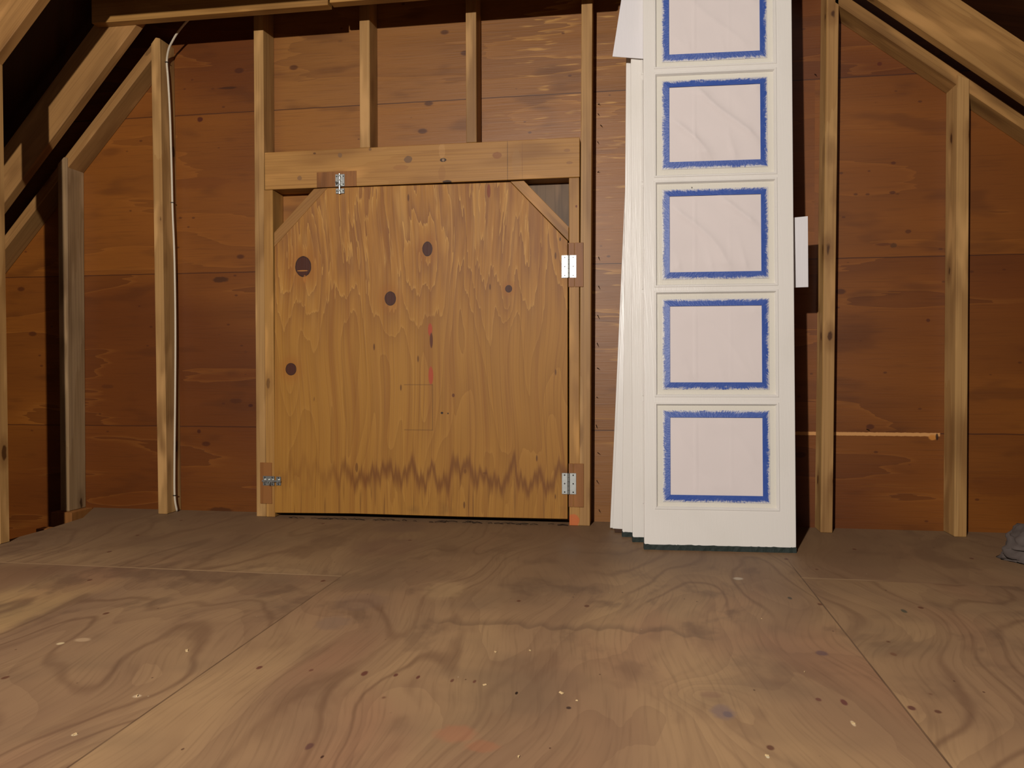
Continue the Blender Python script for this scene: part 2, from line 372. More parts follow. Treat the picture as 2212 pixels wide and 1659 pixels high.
M['jack'] = mat_lumber('jack_stud_timber', 0.0, C(206, 160, 94), C(190, 140, 76), C(138, 92, 48), 0.6, 8.0,
    marks=[(*wl(1239, 1124), .022, .024, C(206, 90, 46), .6), (*wl(1245, 446), .004, .005, C(110, 50, 26), .9)])
M['braceL'] = mat_lumber('brace_timber', 0.86, C(186, 140, 84), C(170, 122, 68), C(124, 84, 44), 0.0)
M['braceR'] = mat_lumber('brace_timber_mirrored', -0.78, C(196, 148, 88), C(178, 128, 72), C(128, 86, 44), 0.0)
M['plateL'] = mat_lumber('rafter_timber', 0.74, C(184, 142, 92), C(164, 120, 72), C(112, 76, 44), 0.5)
M['plateR'] = mat_lumber('rafter_timber_mirrored', -0.915, C(188, 146, 92), C(166, 122, 72), C(112, 76, 44), 0.5)
M['tie'] = mat_lumber('collar_tie_timber', math.pi/2, C(190, 146, 86), C(172, 126, 68), C(118, 80, 42), 0.3)
M['hatch'] = mat_hatch()
M['sheath'] = mat_sheathing()
M['floor'] = mat_floor()
M['roof'] = mat_lumber('roof_board_timber', 0.0, C(66, 36, 17), C(56, 30, 14), C(38, 20, 9), 0.0)
M['block'] = mat_lumber('mounting_block_timber', 0.0, C(172, 118, 68), C(158, 104, 56), C(112, 70, 36), 0.0, 2.0)
M['white'] = mat_white_paint('white_door_paint')
M['white2'] = mat_white_paint('cool_white_board_paint', C(218, 213, 212), 0.5)
M['pane'] = mat_white_paint('painted_glass_edge', C(222, 216, 202), 0.2)
M['tape'] = mat_tape()
M['paper'] = mat_plain('masking_paper', C(222, 211, 206), 0.85, 0.2, nz=0.03, sc=12, bstr=0.05)
M['sweep'] = mat_plain('dark_green_door_bottom', C(44, 52, 46), 0.7, 0.3, nz=0.5, sc=120, bstr=0.5)
M['darkwood'] = mat_plain('dark_wedge_wood', C(70, 44, 26), 0.7, 0.3, nz=0.4, sc=60)
M['zinc'] = mat_plain('zinc_plated_steel', C(190, 192, 186), 0.34, 0.5, 0.85, nz=0.1, sc=80)
M['screw'] = mat_plain('screw_steel', C(70, 68, 64), 0.4, 0.5, 0.8, nz=0.2, sc=300)
M['cable'] = mat_plain('white_cable_sheath', C(206, 192, 168), 0.45, 0.4, nz=0.06, sc=60)
M['staple'] = mat_plain('black_staple', C(34, 26, 22), 0.5, 0.5, nz=0.2, sc=60)
M['nail'] = mat_plain('rusty_nail', C(54, 34, 24), 0.6, 0.4, 0.5, nz=0.3, sc=200)
M['chip'] = mat_plain('pale_wood_chip', C(196, 168, 122), 0.7, 0.3, nz=0.15, sc=200)
M['bag'] = mat_plain('grey_cloth', C(96, 84, 77), 0.8, 0.3, nz=0.35, sc=14, bstr=0.3)
M['twig'] = mat_plain('dark_debris', C(58, 44, 32), 0.8, 0.2, nz=0.3, sc=90)

# ------------------------------------------------------------------ mesh helpers
def obj(name, bm, mat, parent=None, origin=None, smooth=False):
    me = bpy.data.meshes.new(name)
    if origin is None:
        xs = [v.co for v in bm.verts]
        origin = Vector(((min(c.x for c in xs)+max(c.x for c in xs))/2, (min(c.y for c in xs)+max(c.y for c in xs))/2, min(c.z for c in xs)))
    origin = Vector(origin)
    bmesh.ops.recalc_face_normals(bm, faces=bm.faces)
    bmesh.ops.translate(bm, verts=bm.verts, vec=-origin)
    if smooth:
        for f in bm.faces: f.smooth = True
    bm.to_mesh(me); bm.free(); me.materials.append(M[mat])
    o = bpy.data.objects.new(name, me); COL.objects.link(o)
    if parent: o.parent = parent; o.location = origin - parent.location
    else: o.location = origin
    return o
def empty(name, loc):
    o = bpy.data.objects.new(name, None); o.empty_display_size = 0.05; o.location = loc; COL.objects.link(o); return o
def tag(o, label=None, cat=None, group=None, kind=None):
    if label: o['label'] = label
    if cat: o['category'] = cat
    if group: o['group'] = group
    if kind: o['kind'] = kind
    return o
def prism(bm, pts, y0, y1):
    """polygon in X-Z extruded from y0 to y1"""
    a = [bm.verts.new((p[0], y0, p[1])) for p in pts]; b = [bm.verts.new((p[0], y1, p[1])) for p in pts]
    n = len(pts); bm.faces.new(a); bm.faces.new(b[::-1])
    for i in range(n): bm.faces.new((a[i], b[i], b[(i+1) % n], a[(i+1) % n]))
    return a+b
def box(bm, x0, x1, y0, y1, z0, z1):
    return prism(bm, [(x0, z0), (x1, z0), (x1, z1), (x0, z1)], y0, y1)
def bev(bm, w_=0.002, seg=2):
    bmesh.ops.recalc_face_normals(bm, faces=bm.faces)
    bmesh.ops.bevel(bm, geom=list(bm.edges), offset=w_, segments=seg, affect='EDGES', profile=0.6)
def cyl(bm, c, ax, r, h, seg=16, r2=None):
    ax = Vector(ax).normalized(); q = ax.to_track_quat('Z', 'Y').to_matrix().to_4x4()
    bmesh.ops.create_cone(bm, cap_ends=True, segments=seg, radius1=r, radius2=r if r2 is None else r2, depth=h, matrix=Matrix.Translation(Vector(c)+ax*h/2) @ q)
def tube(bm, pts, r, seg=10):
    rings = []
    for i, p in enumerate(pts):
        p = Vector(p); t = (Vector(pts[min(i+1, len(pts)-1)]) - Vector(pts[max(i-1, 0)])).normalized()
        u = t.cross(Vector((0, 1, 0.01))).normalized(); v = t.cross(u)
        rings.append([bm.verts.new(p + (u*math.cos(k/seg*2*math.pi)+v*math.sin(k/seg*2*math.pi))*r) for k in range(seg)])
    for a, b in zip(rings, rings[1:]):
        for k in range(seg): bm.faces.new((a[k], a[(k+1) % seg], b[(k+1) % seg], b[k]))
    bm.faces.new(rings[0]); bm.faces.new(rings[-1][::-1])
def spline(pts, n=8):
    out = []
    P = [Vector(p) for p in pts]; P = [P[0]*2-P[1]] + P + [P[-1]*2-P[-2]]
    for i in range(1, len(P)-2):
        for k in range(n):
            t = k/n
            out.append(0.5*((2*P[i]) + (P[i+1]-P[i-1])*t + (2*P[i-1]-5*P[i]+4*P[i+1]-P[i+2])*t*t + (3*P[i]-P[i-1]-3*P[i+1]+P[i+2])*t**3))
    out.append(P[-2]); return out

DP = 0.089
# roof slopes: underside of the rafters
LSL = lambda X: 1.59 + 1.115*(X+0.6)
RSL = lambda X: 1.709 - 0.775*(X-2.2)

# ------------------------------------------------------------------ setting
bm = bmesh.new()
fpts = [(-0.611, -5.2), (3.4, -5.2), (3.4, 0.0885), (-0.745, 0.0885), (-0.635, -0.12), (-0.611, -0.34)]
ta = [bm.verts.new((p[0], p[1], 0.0)) for p in fpts]; tb = [bm.verts.new((p[0], p[1], -0.019)) for p in fpts]
bm.faces.new(ta); bm.faces.new(tb[::-1])
for i in range(len(fpts)): bm.faces.new((ta[i], tb[i], tb[(i+1) % 6], ta[(i+1) % 6]))
tag(obj('floor', bm, 'floor'), kind='structure')
bm = bmesh.new(); box(bm, -2.2, -0.62, -5.2, 0.0885, -0.26, -0.24)
tag(obj('trim_1', bm, 'roof'), kind='structure')           # boards of the lower level beyond the loft floor edge
bm = bmesh.new()
offL = 0.14*math.hypot(1, 1.115)+.02; offR = 0.14*math.hypot(1, 0.775)+.02
ridgeX = (1.709+0.775*2.2 - 1.59-1.115*0.6 + offR-offL)/(1.115+0.775)
rz = LSL(ridgeX)+offL
prism(bm, [(-2.2, -0.3), (3.75, -0.3), (3.75, RSL(3.75)+offR), (ridgeX, rz), (-2.2, LSL(-2.2)+offL)], 0.089, 0.101)
tag(obj('wall_back', bm, 'sheath'), kind='structure')
bm = bmesh.new(); prism(bm, [(-2.2, LSL(-2.2)+offL), (ridgeX, rz), (ridgeX, rz+.03), (-2.2, LSL(-2.2)+offL+.03)], -5.2, 0.12)
tag(obj('ceiling', bm, 'roof'), kind='structure')
bm = bmesh.new(); prism(bm, [(ridgeX, rz), (4.2, RSL(4.2)+offR), (4.2, RSL(4.2)+offR+.03), (ridgeX, rz+.03)], -5.2, 0.12)
tag(obj('ceiling_right', bm, 'roof'), kind='structure')

# ------------------------------------------------------------------ studs
def stud_pts(t, b, ztop, zbot=0.0, wid=0.038):
    (xt, zt), (xb, zb) = wl(*t), wl(*b)
    f = lambda z: xb + (xt-xb)*(z-zb)/(zt-zb)
    return f
def stud(name, t, b, top, label, mat='stud', y0=0.0, y1=DP-.0005, wid=0.038, cat='wall stud', grp=None):
    """top: list of (px,py) outline points of the head left to right, or a height"""
    f = stud_pts(t, b, 0)
    if isinstance(top, float): head = [(f(top)+wid, top), (f(top), top)]
    else: head = [wl(*q) for q in reversed(top)]
    pts = [(f(0), 0.0005), (f(0)+wid, 0.0005)] + head
    bm = bmesh.new(); prism(bm, pts, y0, y1); bev(bm, 0.0018, 1)
    return tag(obj(name, bm, mat), label, cat, grp)
GS = 'vertical studs of the gable wall'
stud('wall_stud', (127, 400), (133, 1100), [(126.7, 355), (140, 340), (147, 341)], 'weathered pale wall stud with shiny streaks, farthest left on the gable wall', 'stud_grey', y0=-.006, grp=GS)
stud('wall_stud', (328, 140), (343.5, 1100), [(328, 96), (338, 82), (347, 84)], 'wall stud left of the hatch with the white cable running down its side', y0=-.006, grp=GS)
stud('wall_stud', (547.5, 54), (554, 1100), 2.3, 'full-height wavy-edged wall stud at the left side of the hatch', grp=GS)
stud('wall_stud', (1256, 5), (1251, 1100), 2.4, 'full-height wall stud at the right side of the hatch, behind the hinges', grp=GS)
stud('wall_stud', (1786, 5), (1772.5, 1140), 2.3, 'wall stud just right of the white doors, rising out of the picture', grp=GS, wid=0.0385)
stud('wall_stud', (2067, 380), (2060, 1150), [(2066.5, 162), (2093, 172)], 'right-hand wall stud with a pale split edge, ending under the sloping plate', y0=-.006, grp=GS)
# cripple studs above the header
hz = wl(900, 318)[1]
for (px, lab) in ((777.3, 'short cripple stud standing on the header, the one above the top bolt'), (1007, 'short cripple stud standing on the header, nearer the white doors')):
    f0 = wl(px, 300)[0]; f1 = wl(px-1.2, 30)[0]; zt = 2.3
    fx = lambda z: f0 + (f1-f0)*(z-1.38)/(1.8-1.38)
    bm = bmesh.new(); prism(bm, [(fx(1.362), 1.3635), (fx(1.362)+.038, 1.3635), (fx(zt)+.038, zt), (fx(zt), zt)], 0, DP-.0005); bev(bm, 0.0018, 1)
    tag(obj('cripple_stud', bm, 'stud'), lab, 'wall stud', 'cripple studs above the hatch header')
# header
xl = wl(572.3, 370)[0]; xr = wl(1252.3, 340)[0]
bm = bmesh.new(); box(bm, xl, xr, -0.003, DP-.002, 1.2245, 1.3625); bev(bm, 0.0018, 1)
tag(obj('header_beam', bm, 'header'), 'knotty horizontal header beam across the top of the hatch', 'beam')
# jack studs
jl0, jl1 = wl(573, 800)[0], wl(592, 800)[0]; jr0, jr1 = wl(1229.5, 800)[0], wl(1251.5, 800)[0]
bm = bmesh.new(); box(bm, jl0, jl1, -0.001, DP-.002, 0.0005, 1.2235); bev(bm, 0.0015, 1)
tag(obj('jack_stud', bm, 'jack'), 'narrow jack stud on the latch side of the hatch, under the header', 'wall stud', 'jack studs carrying the header')
bm = bmesh.new(); box(bm, jr0, jr1, -0.001, DP-.002, 0.0005, 1.2235); bev(bm, 0.0015, 1)
tag(obj('jack_stud', bm, 'jack'), 'jack stud on the hinge side of the hatch with orange paint at its foot', 'wall stud', 'jack studs carrying the header')
# corner braces
bm = bmesh.new(); prism(bm, [wl(679, 408.5), wl(708, 406.5), wl(593, 534), wl(593, 503)], -0.004, 0.034); bev(bm, 0.0012, 1)
tag(obj('corner_brace', bm, 'braceL'), 'diagonal wooden brace across the upper left corner of the hatch', 'brace', 'corner braces of the hatch opening')
bm = bmesh.new(); prism(bm, [wl(1103, 392.5), wl(1132, 391), wl(1228.5, 490), wl(1228.5, 521)], -0.004, 0.034); bev(bm, 0.0012, 1)
tag(obj('corner_brace', bm, 'braceR'), 'diagonal wooden brace across the upper right corner of the hatch', 'brace', 'corner braces of the hatch opening')
# weathered board seen through the right-hand corner gap
bm = bmesh.new(); prism(bm, [wl(1128, 372, .07), wl(1240, 368, .07), wl(1240, 520, .07), wl(1200, 520, .07)], 0.074, 0.0885)
M['weather'] = mat_lumber('weathered_board', 0.0, C(136, 108, 78), C(112, 88, 62), C(70, 52, 36), 0.0)
tag(obj('backing_board', bm, 'weather'), 'grey weathered board behind the upper right corner brace', 'board')

# ------------------------------------------------------------------ sloping gable plates, trusses
def sloped(name, line, x0, x1, th, y0, y1, mat, lab, cat, grp=None, up=True, plumb=True):
    z0, z1 = line(x0), line(x1); sl = (z1-z0)/(x1-x0); v = th*math.hypot(1, sl)
    pts = [(x0, z0), (x1, z1), (x1, z1+v), (x0, z0+v)] if up else [(x0, z0-v), (x1, z1-v), (x1, z1), (x0, z0)]
    bm = bmesh.new(); prism(bm, pts, y0, y1); bev(bm, 0.0018, 1)
    return tag(obj(name, bm, mat), lab, cat, grp)
(pa, za), (pb, zb) = wl(339, 80), wl(140, 339)
pll = lambda X: za + (zb-za)/(pb-pa)*(X-pa)
sloped('gable_plate', pll, -1.55, pa-.012, 0.038, -0.0, DP-.001, 'plateL', 'sloping plate on the left of the gable wall, resting on the two left studs', 'plate', 'sloping plates of the gable wall', up=False)
(qa, ya), (qb, yb) = wl(1842, 0), wl(2212, 247)
plr = lambda X: ya + (yb-ya)/(qb-qa)*(X-qa)
sloped('gable_plate', plr, wl(1806, 0)[0]-.004, 3.5, 0.038, -0.0, DP-.001, 'plateR', 'long sloping plate on the right of the gable wall, running past the right-hand stud', 'plate', 'sloping plates of the gable wall', up=False)

def line2(p, q, Y):
    (x0, z0), (x1, z1) = wl(*p, Y), wl(*q, Y)
    return lambda X: z0 + (z1-z0)/(x1-x0)*(X-x0)
rl = line2((310, 32), (15, 430), -0.14); rr = line2((1896, 0), (2212, 213), -0.14)
def topx(line, zt):
    return (zt-line(0))/(line(1)-line(0))
GR = 'roof rafters'
sloped('roof_rafter', rl, -2.0, 0.55, 0.135, -0.14, -0.102, 'plateL', 'left rafter nearest the gable wall, running up behind the end of the collar tie', 'rafter', GR)
sloped('roof_rafter', rr, 0.72, 3.9, 0.135, -0.14, -0.102, 'plateR', 'wide right rafter in front of the gable wall, crossing the upper right corner', 'rafter', GR)
rl2 = line2((82, 0), (11, 96), -0.568)
sloped('roof_rafter', rl2, -2.0, 0.5, 0.135, -0.568, -0.53, 'plateL', 'near left rafter cut off by the top left corner of the frame', 'rafter', GR)
# knee wall posts at the floor edge
xp = wl(11.0, 500, -0.53)[0]
bm = bmesh.new(); prism(bm, [(xp-.089, 0.0005), (xp+.002, 0.0005), (xp, rl2(xp)), (xp-.089, rl2(xp-.089))], -0.568, -0.53); bev(bm, 0.0018, 1)
tag(obj('knee_wall_post', bm, 'stud'), 'post at the left edge of the loft floor under the near left rafter', 'post')
# collar ties
def tie(x0, x1, y0, y1, z0, z1, lab, grp='collar ties under the roof'):
    bm = bmesh.new(); box(bm, x0, x1, y0, y1, z0, z1); bev(bm, 0.0015, 1)
    return tag(obj('collar_tie', bm, 'tie'), lab, 'collar tie', grp)
xt0 = wl(211, 27, -.145)[0]; xt1 = wl(708, 5, -.18)[0]
tie(xt0, xt1, -0.179, -0.141, 1.805, 1.894, 'left piece of collar tie across the top left, ending at a butt joint')
tie(xt1+.006, 1.31, -0.179, -0.141, 1.812, 1.901, 'right piece of collar tie starting at the butt joint above the hatch')
tie(-0.40, 1.31, -0.607, -0.569, 1.79, 1.88, 'collar tie above the frame on the second pair of rafters')
bm = bmesh.new(); box(bm, -0.5, 1.31, -5.1, -0.143, 1.905, 1.921)
tag(obj('overhead_board', bm, 'roof'), 'dark boarding laid over the collar ties', 'board')

# sill pieces beyond the left edge of the floor
bm = bmesh.new(); box(bm, wl(122, 1120)[0], -0.752, -0.03, DP-.001, -0.057, -0.0002); bev(bm, 0.0015, 1)
tag(obj('sill_plate', bm, 'block'), 'short sill end under the farthest left stud, beside the floor edge', 'sill')
bm = bmesh.new(); box(bm, wl(95, 1135, -.2)[0], -0.613, -0.24, -0.20, -0.057, -0.020); bev(bm, 0.0015, 1)
tag(obj('joist_end', bm, 'block'), 'sawn joist end poking out below the left edge of the plywood floor', 'joist')

# ------------------------------------------------------------------ hatch
hatch = empty('door_1', (0.63, 0, 0.012)); tag(hatch, 'knotty plywood hatch with clipped top corners closing the gable opening', 'hatch', kind='structure')
bm = bmesh.new()
hp = [wl(593.5, 1107.5), wl(760, 1109), wl(1000, 1116), wl(1226, 1121), wl(1226.3, 521), wl(1103, 393.5), wl(706, 406.5), wl(593.5, 533)]
prism(bm, hp, -0.002, 0.014); bev(bm, 0.0012, 1)
obj('plywood_panel', bm, 'hatch', hatch)
def screw(c, r, parent, label=None):
    bm = bmesh.new(); cyl(bm, Vector(c)+Vector((0, .0005, 0)), (0, -1, 0), r, 0.0016, 14, r*0.75)
    return obj('screw', bm, 'screw', parent)
def hinge(x0, xm0, xm1, x1, yt, yb, grp):
    X0, Zt = wl(x0, yt, -.005); X1, Zb = wl(x1, yb, -.005); Xa = wl(xm0, yt, -.005)[0]; Xb = wl(xm1, yt, -.005)[0]
    h = empty('hinge', (0, 0, 0)); h.location = ((Xa+Xb)/2, -.006, Zb); h.parent = hatch; h.location = Vector(h.location)-hatch.location
    loc = Vector(h.location)+hatch.location
    for nm, a, b in (('leaf', X0, Xa), ('leaf', Xb, X1)):
        bm = bmesh.new(); box(bm, a, b, -0.0065, -0.0045, Zb, Zt); bev(bm, .0008, 1)
        l_ = obj(nm, bm, 'zinc'); w0 = Vector(l_.location); l_.parent = h; l_.location = w0-loc
    bm = bmesh.new()
    for k in range(5):
        za_ = Zb+(Zt-Zb)*k/5
        cyl(bm, ((Xa+Xb)/2, -0.0085, za_+.0006), (0, 0, 1), 0.0036, (Zt-Zb)/5-.0012, 14)
    l_ = obj('knuckle', bm, 'zinc'); w0 = Vector(l_.location); l_.parent = h; l_.location = w0-loc
    for fx in ((X0+Xa)/2, (Xb+X1)/2+.001):
        for fz in (.1, .5, .9):
            bm = bmesh.new(); cyl(bm, (fx, -0.0063, Zb+(Zt-Zb)*fz), (0, -1, 0), .0030, .0012, 12, .002)
            l_ = obj('screw', bm, 'screw'); w0 = Vector(l_.location); l_.parent = h; l_.location = w0-loc
    return h
hinge(1213, 1226.6, 1230.6, 1245, 551.8, 599.7, None)['label'] = 'bright upper butt hinge'
hinge(1213.6, 1226, 1230.5, 1244.8, 1021.5, 1068, None)['label'] = 'duller lower butt hinge with a bent nail'

# mounting blocks let into the framing
def block(p0, p1, lab, split=None, rot=False):
    (x0, z1), (x1, z0) = wl(*p0), wl(*p1)
    bm = bmesh.new()
    if split:
        xs = wl(split, p0[1])[0]
        box(bm, x0, xs-.0007, -.0042, .012, z0, z1); box(bm, xs+.0007, x1, -.0042, .012, z0, z1)
    else: box(bm, x0, x1, -.0042, .012, z0, z1)
    bev(bm, .0008, 1)
    return tag(obj('mounting_block', bm, 'block'), lab, 'block', 'small mounting blocks around the hatch')
block((1228, 525), (1260.5, 619.6), 'split wooden block behind the upper hinge of the hatch', 1241)
block((1228.6, 1001), (1261, 1095.5), 'split wooden block behind the lower hinge of the hatch', 1239)
block((562.6, 999), (588.5, 1088), 'wooden block behind the side bolt at the lower left of the hatch')
b_ = block((685, 373), (771, 402.5), 'wooden block let into the header behind the top bolt')
for v in b_.data.vertices: v.co.z += v.co.x*0.0  # level

def bolt(px, py, L, horizontal, lab):
    X0, Z0 = wl(px, py, -.006)
    t = empty('barrel_bolt', (X0, -.0048, Z0)); tag(t, lab, 'bolt', 'barrel bolts locking the hatch')
    def part(nm, fn, mat='zinc', smooth=False):
        bm = bmesh.new(); fn(bm)
        if horizontal: bmesh.ops.rotate(bm, verts=bm.verts, cent=(0, 0, 0), matrix=Matrix.Rotation(math.radians(-90), 3, 'Y'))
        bmesh.ops.translate(bm, verts=bm.verts, vec=(X0, -.0048, Z0))
        return obj(nm, bm, mat, t, smooth=smooth)
    # built upright: bolt points down, backplate above, keeper below
    part('backplate', lambda b: (box(b, -.018, .018, -.0018, .0002, .002, .047), bev(b, .0008, 1)))
    def guides(b):
        for z_ in (.008, .024, .040): box(b, -.0062, .0062, -.0105, -.001, z_-.003, z_+.003)
        bev(b, .001, 1)
    part('guide', guides)
    part('keeper', lambda b: (box(b, -.0165, .0165, -.0018, .0002, -.024, -.005), box(b, -.0062, .0062, -.0105, -.001, -.018, -.011), bev(b, .001, 1)))
    def rod(b):
        cyl(b, (0, -.0058, -.026), (0, 0, 1), .0036, .074, 14); 
    part('rod', rod)
    part('knob', lambda b: cyl(b, (0, -.006, .0155), (-.8, -.6, 0), .0024, .017, 10))
    for (sx, sz) in ((-.013, .010), (.013, .010), (-.013, .039), (.013, .039), (-.012, -.0145), (.012, -.0145)):
        part('screw', lambda b: cyl(b, (sx, -.0018, sz), (0, -1, 0), .0026, .0014, 10, .0018), 'screw')
    return t
bolt(734.5, 404, 0, False, 'steel barrel bolt upright at the top edge of the hatch, on the header')
bolt(593.5, 1039, 0, True, 'dull steel barrel bolt lying sideways at the lower left edge of the hatch')

# debris in the gap below the hatch
bm = bmesh.new()
for k in range(46):
    px = random.uniform(610, 1224); X0, Y0 = fl(px, 1119+(px-610)*.02)
    Y0 = random.uniform(-.022, .0); a = random.uniform(-.5, .5); L_ = random.uniform(.01, .04)
    tube(bm, [(X0, Y0, .003), (X0+L_*.5, Y0+a*.01, .004+random.uniform(0, .004)), (X0+L_, Y0+a*.012, .003)], random.uniform(.0006, .0014), 5)
o = obj('dry_debris', bm, 'twig'); tag(o, 'dark dry twigs and grit along the bottom gap of the hatch', 'debris', kind='stuff')

# ------------------------------------------------------------------ white doors leaning on the collar tie
def door_frame(bl, br, lean_top, name, label, detail=True, H=1.95, W=0.449, T=0.035, tilt=0.0):
    """bl, br: floor points (x, y) of the lower front corners; lean_top: y of the face at 1.82 m"""
    O = Vector((bl[0], bl[1], 0.0)); U = Vector((br[0]-bl[0], br[1]-bl[1], 0)).normalized()
    Nn = Vector((U.y, -U.x, 0))                       # towards the viewer
    dy = lean_top-bl[1]; th = math.atan2(dy, 1.82)
    V = (Vector((0, 0, 1))*math.cos(th) - Nn*math.sin(th))
    V = (V + U*tilt).normalized(); U = (U - V*U.dot(V)).normalized(); F = U.cross(V)   # F = front normal
    if F.y > 0: F = -F
    mat = Matrix(((U.x, -F.x, V.x, O.x), (U.y, -F.y, V.y, O.y), (U.z, -F.z, V.z, O.z), (0, 0, 0, 1)))
    t = empty(name, (0, 0, 0)); t.matrix_world = mat
    tag(t, label, 'door', 'white glazed doors leaning in a stack', kind='thing')
    return t
def add(t, nm, bm, mat, uvl=False, smooth=False, parent=None):
    me = bpy.data.meshes.new(nm); bmesh.ops.recalc_face_normals(bm, faces=bm.faces)
    if smooth:
        for f in bm.faces: f.smooth = True
    bm.to_mesh(me); bm.free(); me.materials.append(M[mat]); o = bpy.data.objects.new(nm, me); COL.objects.link(o); o.parent = parent or t
    return o
LITES = [(.133, .441), (.476, .785), (.815, 1.128), (1.157, 1.468), (1.499, 1.81)]
U0, U1 = .041, .393
def build_door(t, lites, full=True, H=1.95, W=.449, T=.030):
    base = 0.016
    # door leaf: stiles and rails round the openings (local x across, y into the wall, z up)
    bm = bmesh.new()
    ML = .010
    a, b = U0-ML, U1+ML
    box(bm, 0, a, 0, T, base, H); box(bm, b, W, 0, T, base, H)
    zz = base
    for (v0, v1) in lites:
        box(bm, a, b, 0, T, zz, v0-ML); zz = v1+ML
    box(bm, a, b, 0, T, zz, H)
    bmesh.ops.remove_doubles(bm, verts=bm.verts, dist=1e-5)
    # drop internal duplicate faces
    seen = {}
    for f in list(bm.faces):
        k = tuple(round(c, 4) for c in f.calc_center_median()); seen.setdefault(k, []).append(f)
    for fs in seen.values():
        if len(fs) > 1: bmesh.ops.delete(bm, geom=fs, context='FACES_ONLY')
    bmesh.ops.dissolve_limit(bm, angle_limit=.01, verts=bm.verts, edges=bm.edges)
    bmesh.ops.recalc_face_normals(bm, faces=bm.faces)
    bmesh.ops.bevel(bm, geom=[e for e in bm.edges if len(e.link_faces) == 2 and e.calc_face_angle(0) > .5 and all(v.co.x < .001 or v.co.x > W-.001 for v in e.verts)], offset=.0018, segments=2, affect='EDGES')
    add(t, 'door_leaf', bm, 'white')
    # dark bottom strip
    bm = bmesh.new(); box(bm, -.0015, W+.001, -.001, T+.001, 0.0, base+.0005)
    for v in bm.verts:
        pass
    bmesh.ops.subdivide_edges(bm, edges=[e for e in bm.edges if abs((e.verts[0].co-e.verts[1].co).x) > .3], cuts=40)
    for v in bm.verts:
        if v.co.z > .01: v.co.z += random.uniform(-.0015, .0015)
        v.co.y += random.uniform(-.0012, .0012)
    add(t, 'bottom_strip', bm, 'sweep')
    for i, (v0, v1) in enumerate(lites):
        # moulding swept round the opening: outward offset, depth
        prof = [(ML, 0.0), (ML*.78, -.0022), (ML*.45, -.0022), (ML*.3, .0002), (.0022, .003), (.0006, .006), (.0, .0125), (-.0015, .0125)]
        bm = bmesh.new(); rings = []
        for (o_, d) in prof:
            rings.append([bm.verts.new(p) for p in ((U0-o_, d, v0-o_), (U1+o_, d, v0-o_), (U1+o_, d, v1+o_), (U0-o_, d, v1+o_))])
        for r1, r2 in zip(rings, rings[1:]):
            for k in range(4): bm.faces.new((r1[k], r1[(k+1) % 4], r2[(k+1) % 4], r2[k]))
        add(t, 'moulding', bm, 'white')
        bm = bmesh.new(); box(bm, U0-.002, U1+.002, .008, .012, v0-.002, v1+.002)
        gl = add(t, 'glass_pane', bm, 'pane')
        if not full: continue
        # masking paper, gently wrinkled
        pu0, pu1, pv0, pv1 = .079, .354, v0+.0355, v1-.0335
        if i == 2: pv0, pv1 = .852, 1.089
        if i == 1: pv0, pv1 = .512, .747
        if i == 0: pv0, pv1 = .168, .4045
        if i == 3: pv0, pv1 = 1.196, 1.431
        bm = bmesh.new(); nx, nz = 56, 48
        amp = (.25, .35, 1.0, 1.15, .4)[i]
        vs = []
        for jz in range(nz+1):
            row = []
            for jx in range(nx+1):
                s_, q = jx/nx, jz/nz
                e = min(s_, 1-s_, q, 1-q)*8; e = min(e, 1)
                dg = (s_*0.75 + q*0.9)                  # diagonal pulls
                wv = math.sin((s_*1.5+q*.9+.12*math.sin(q*5+i))*9+i)*.5 + math.sin((s_*2.2+q*.5)*13+2*i)*.25*(1-q)
                wv += mnoise.noise(Vector((s_*3, q*2, i*3.1)))*.7
                fold = -.0016*math.exp(-((s_-.29)/.009)**2) - .0005*math.exp(-((s_-.66)/.012)**2)
                q1 = (s_*.95+q*.75+.05*math.sin(q*6+i)); cr = 1-abs(math.sin(q1*5.2+i*1.3)); cr2 = (1-abs(math.sin((s_*1.6+q*.35)*5.5+i)))*(1-q)
                y_ = .0074 - e*(.0010+.0070*amp*(cr**3*1.5+cr2**4*1.2+max(0, wv)*.3)) + fold*e*1.6
                row.append(bm.verts.new((pu0-.004+(pu1-pu0+.008)*s_, y_, pv0-.004+(pv1-pv0+.008)*q)))
            vs.append(row)
        for jz in range(nz):
            for jx in range(nx): bm.faces.new((vs[jz][jx], vs[jz][jx+1], vs[jz+1][jx+1], vs[jz+1][jx]))
        add(t, 'masking_paper', bm, 'paper', smooth=True, parent=gl)
        # blue tape frame, partly painted over
        bm = bmesh.new(); uvl = bm.loops.layers.uv.new('UVMap')
        tw = .0225
        ins = [(pu0, pv0), (pu1, pv0), (pu1, pv1), (pu0, pv1)]; ous = [(pu0-tw, pv0-tw), (pu1+tw, pv0-tw), (pu1+tw, pv1+tw), (pu0-tw, pv1+tw)]
        for k in range(4):
            p, q = ins[k], ins[(k+1) % 4]; r_, s2 = ous[k], ous[(k+1) % 4]; off = i*5.3+k*1.7
            N = 12; prev = None
            for j in range(N+1):
                f_ = j/N; yj = .0028+random.uniform(0, .0008)
                A = bm.verts.new((p[0]+(q[0]-p[0])*f_, .0030, p[1]+(q[1]-p[1])*f_)); B = bm.verts.new((r_[0]+(s2[0]-r_[0])*f_, yj+.003, r_[1]+(s2[1]-r_[1])*f_))
                if prev:
                    fc = bm.faces.new((prev[0], A, B, prev[1]))
                    for lp in fc.loops:
                        jj = j if lp.vert in (A, B) else j-1
                        lp[uvl].uv = (off+jj/N*.3, 0.0 if lp.vert in (A, prev[0]) else 1.0)
                prev = (A, B)
        add(t, 'masking_tape', bm, 'tape', parent=gl)
d1 = door_frame((1.438, -.339), (1.886, -.319), -.245, 'glazed_door', 'front white glazed door of the leaning stack, its panes masked with paper and blue tape')
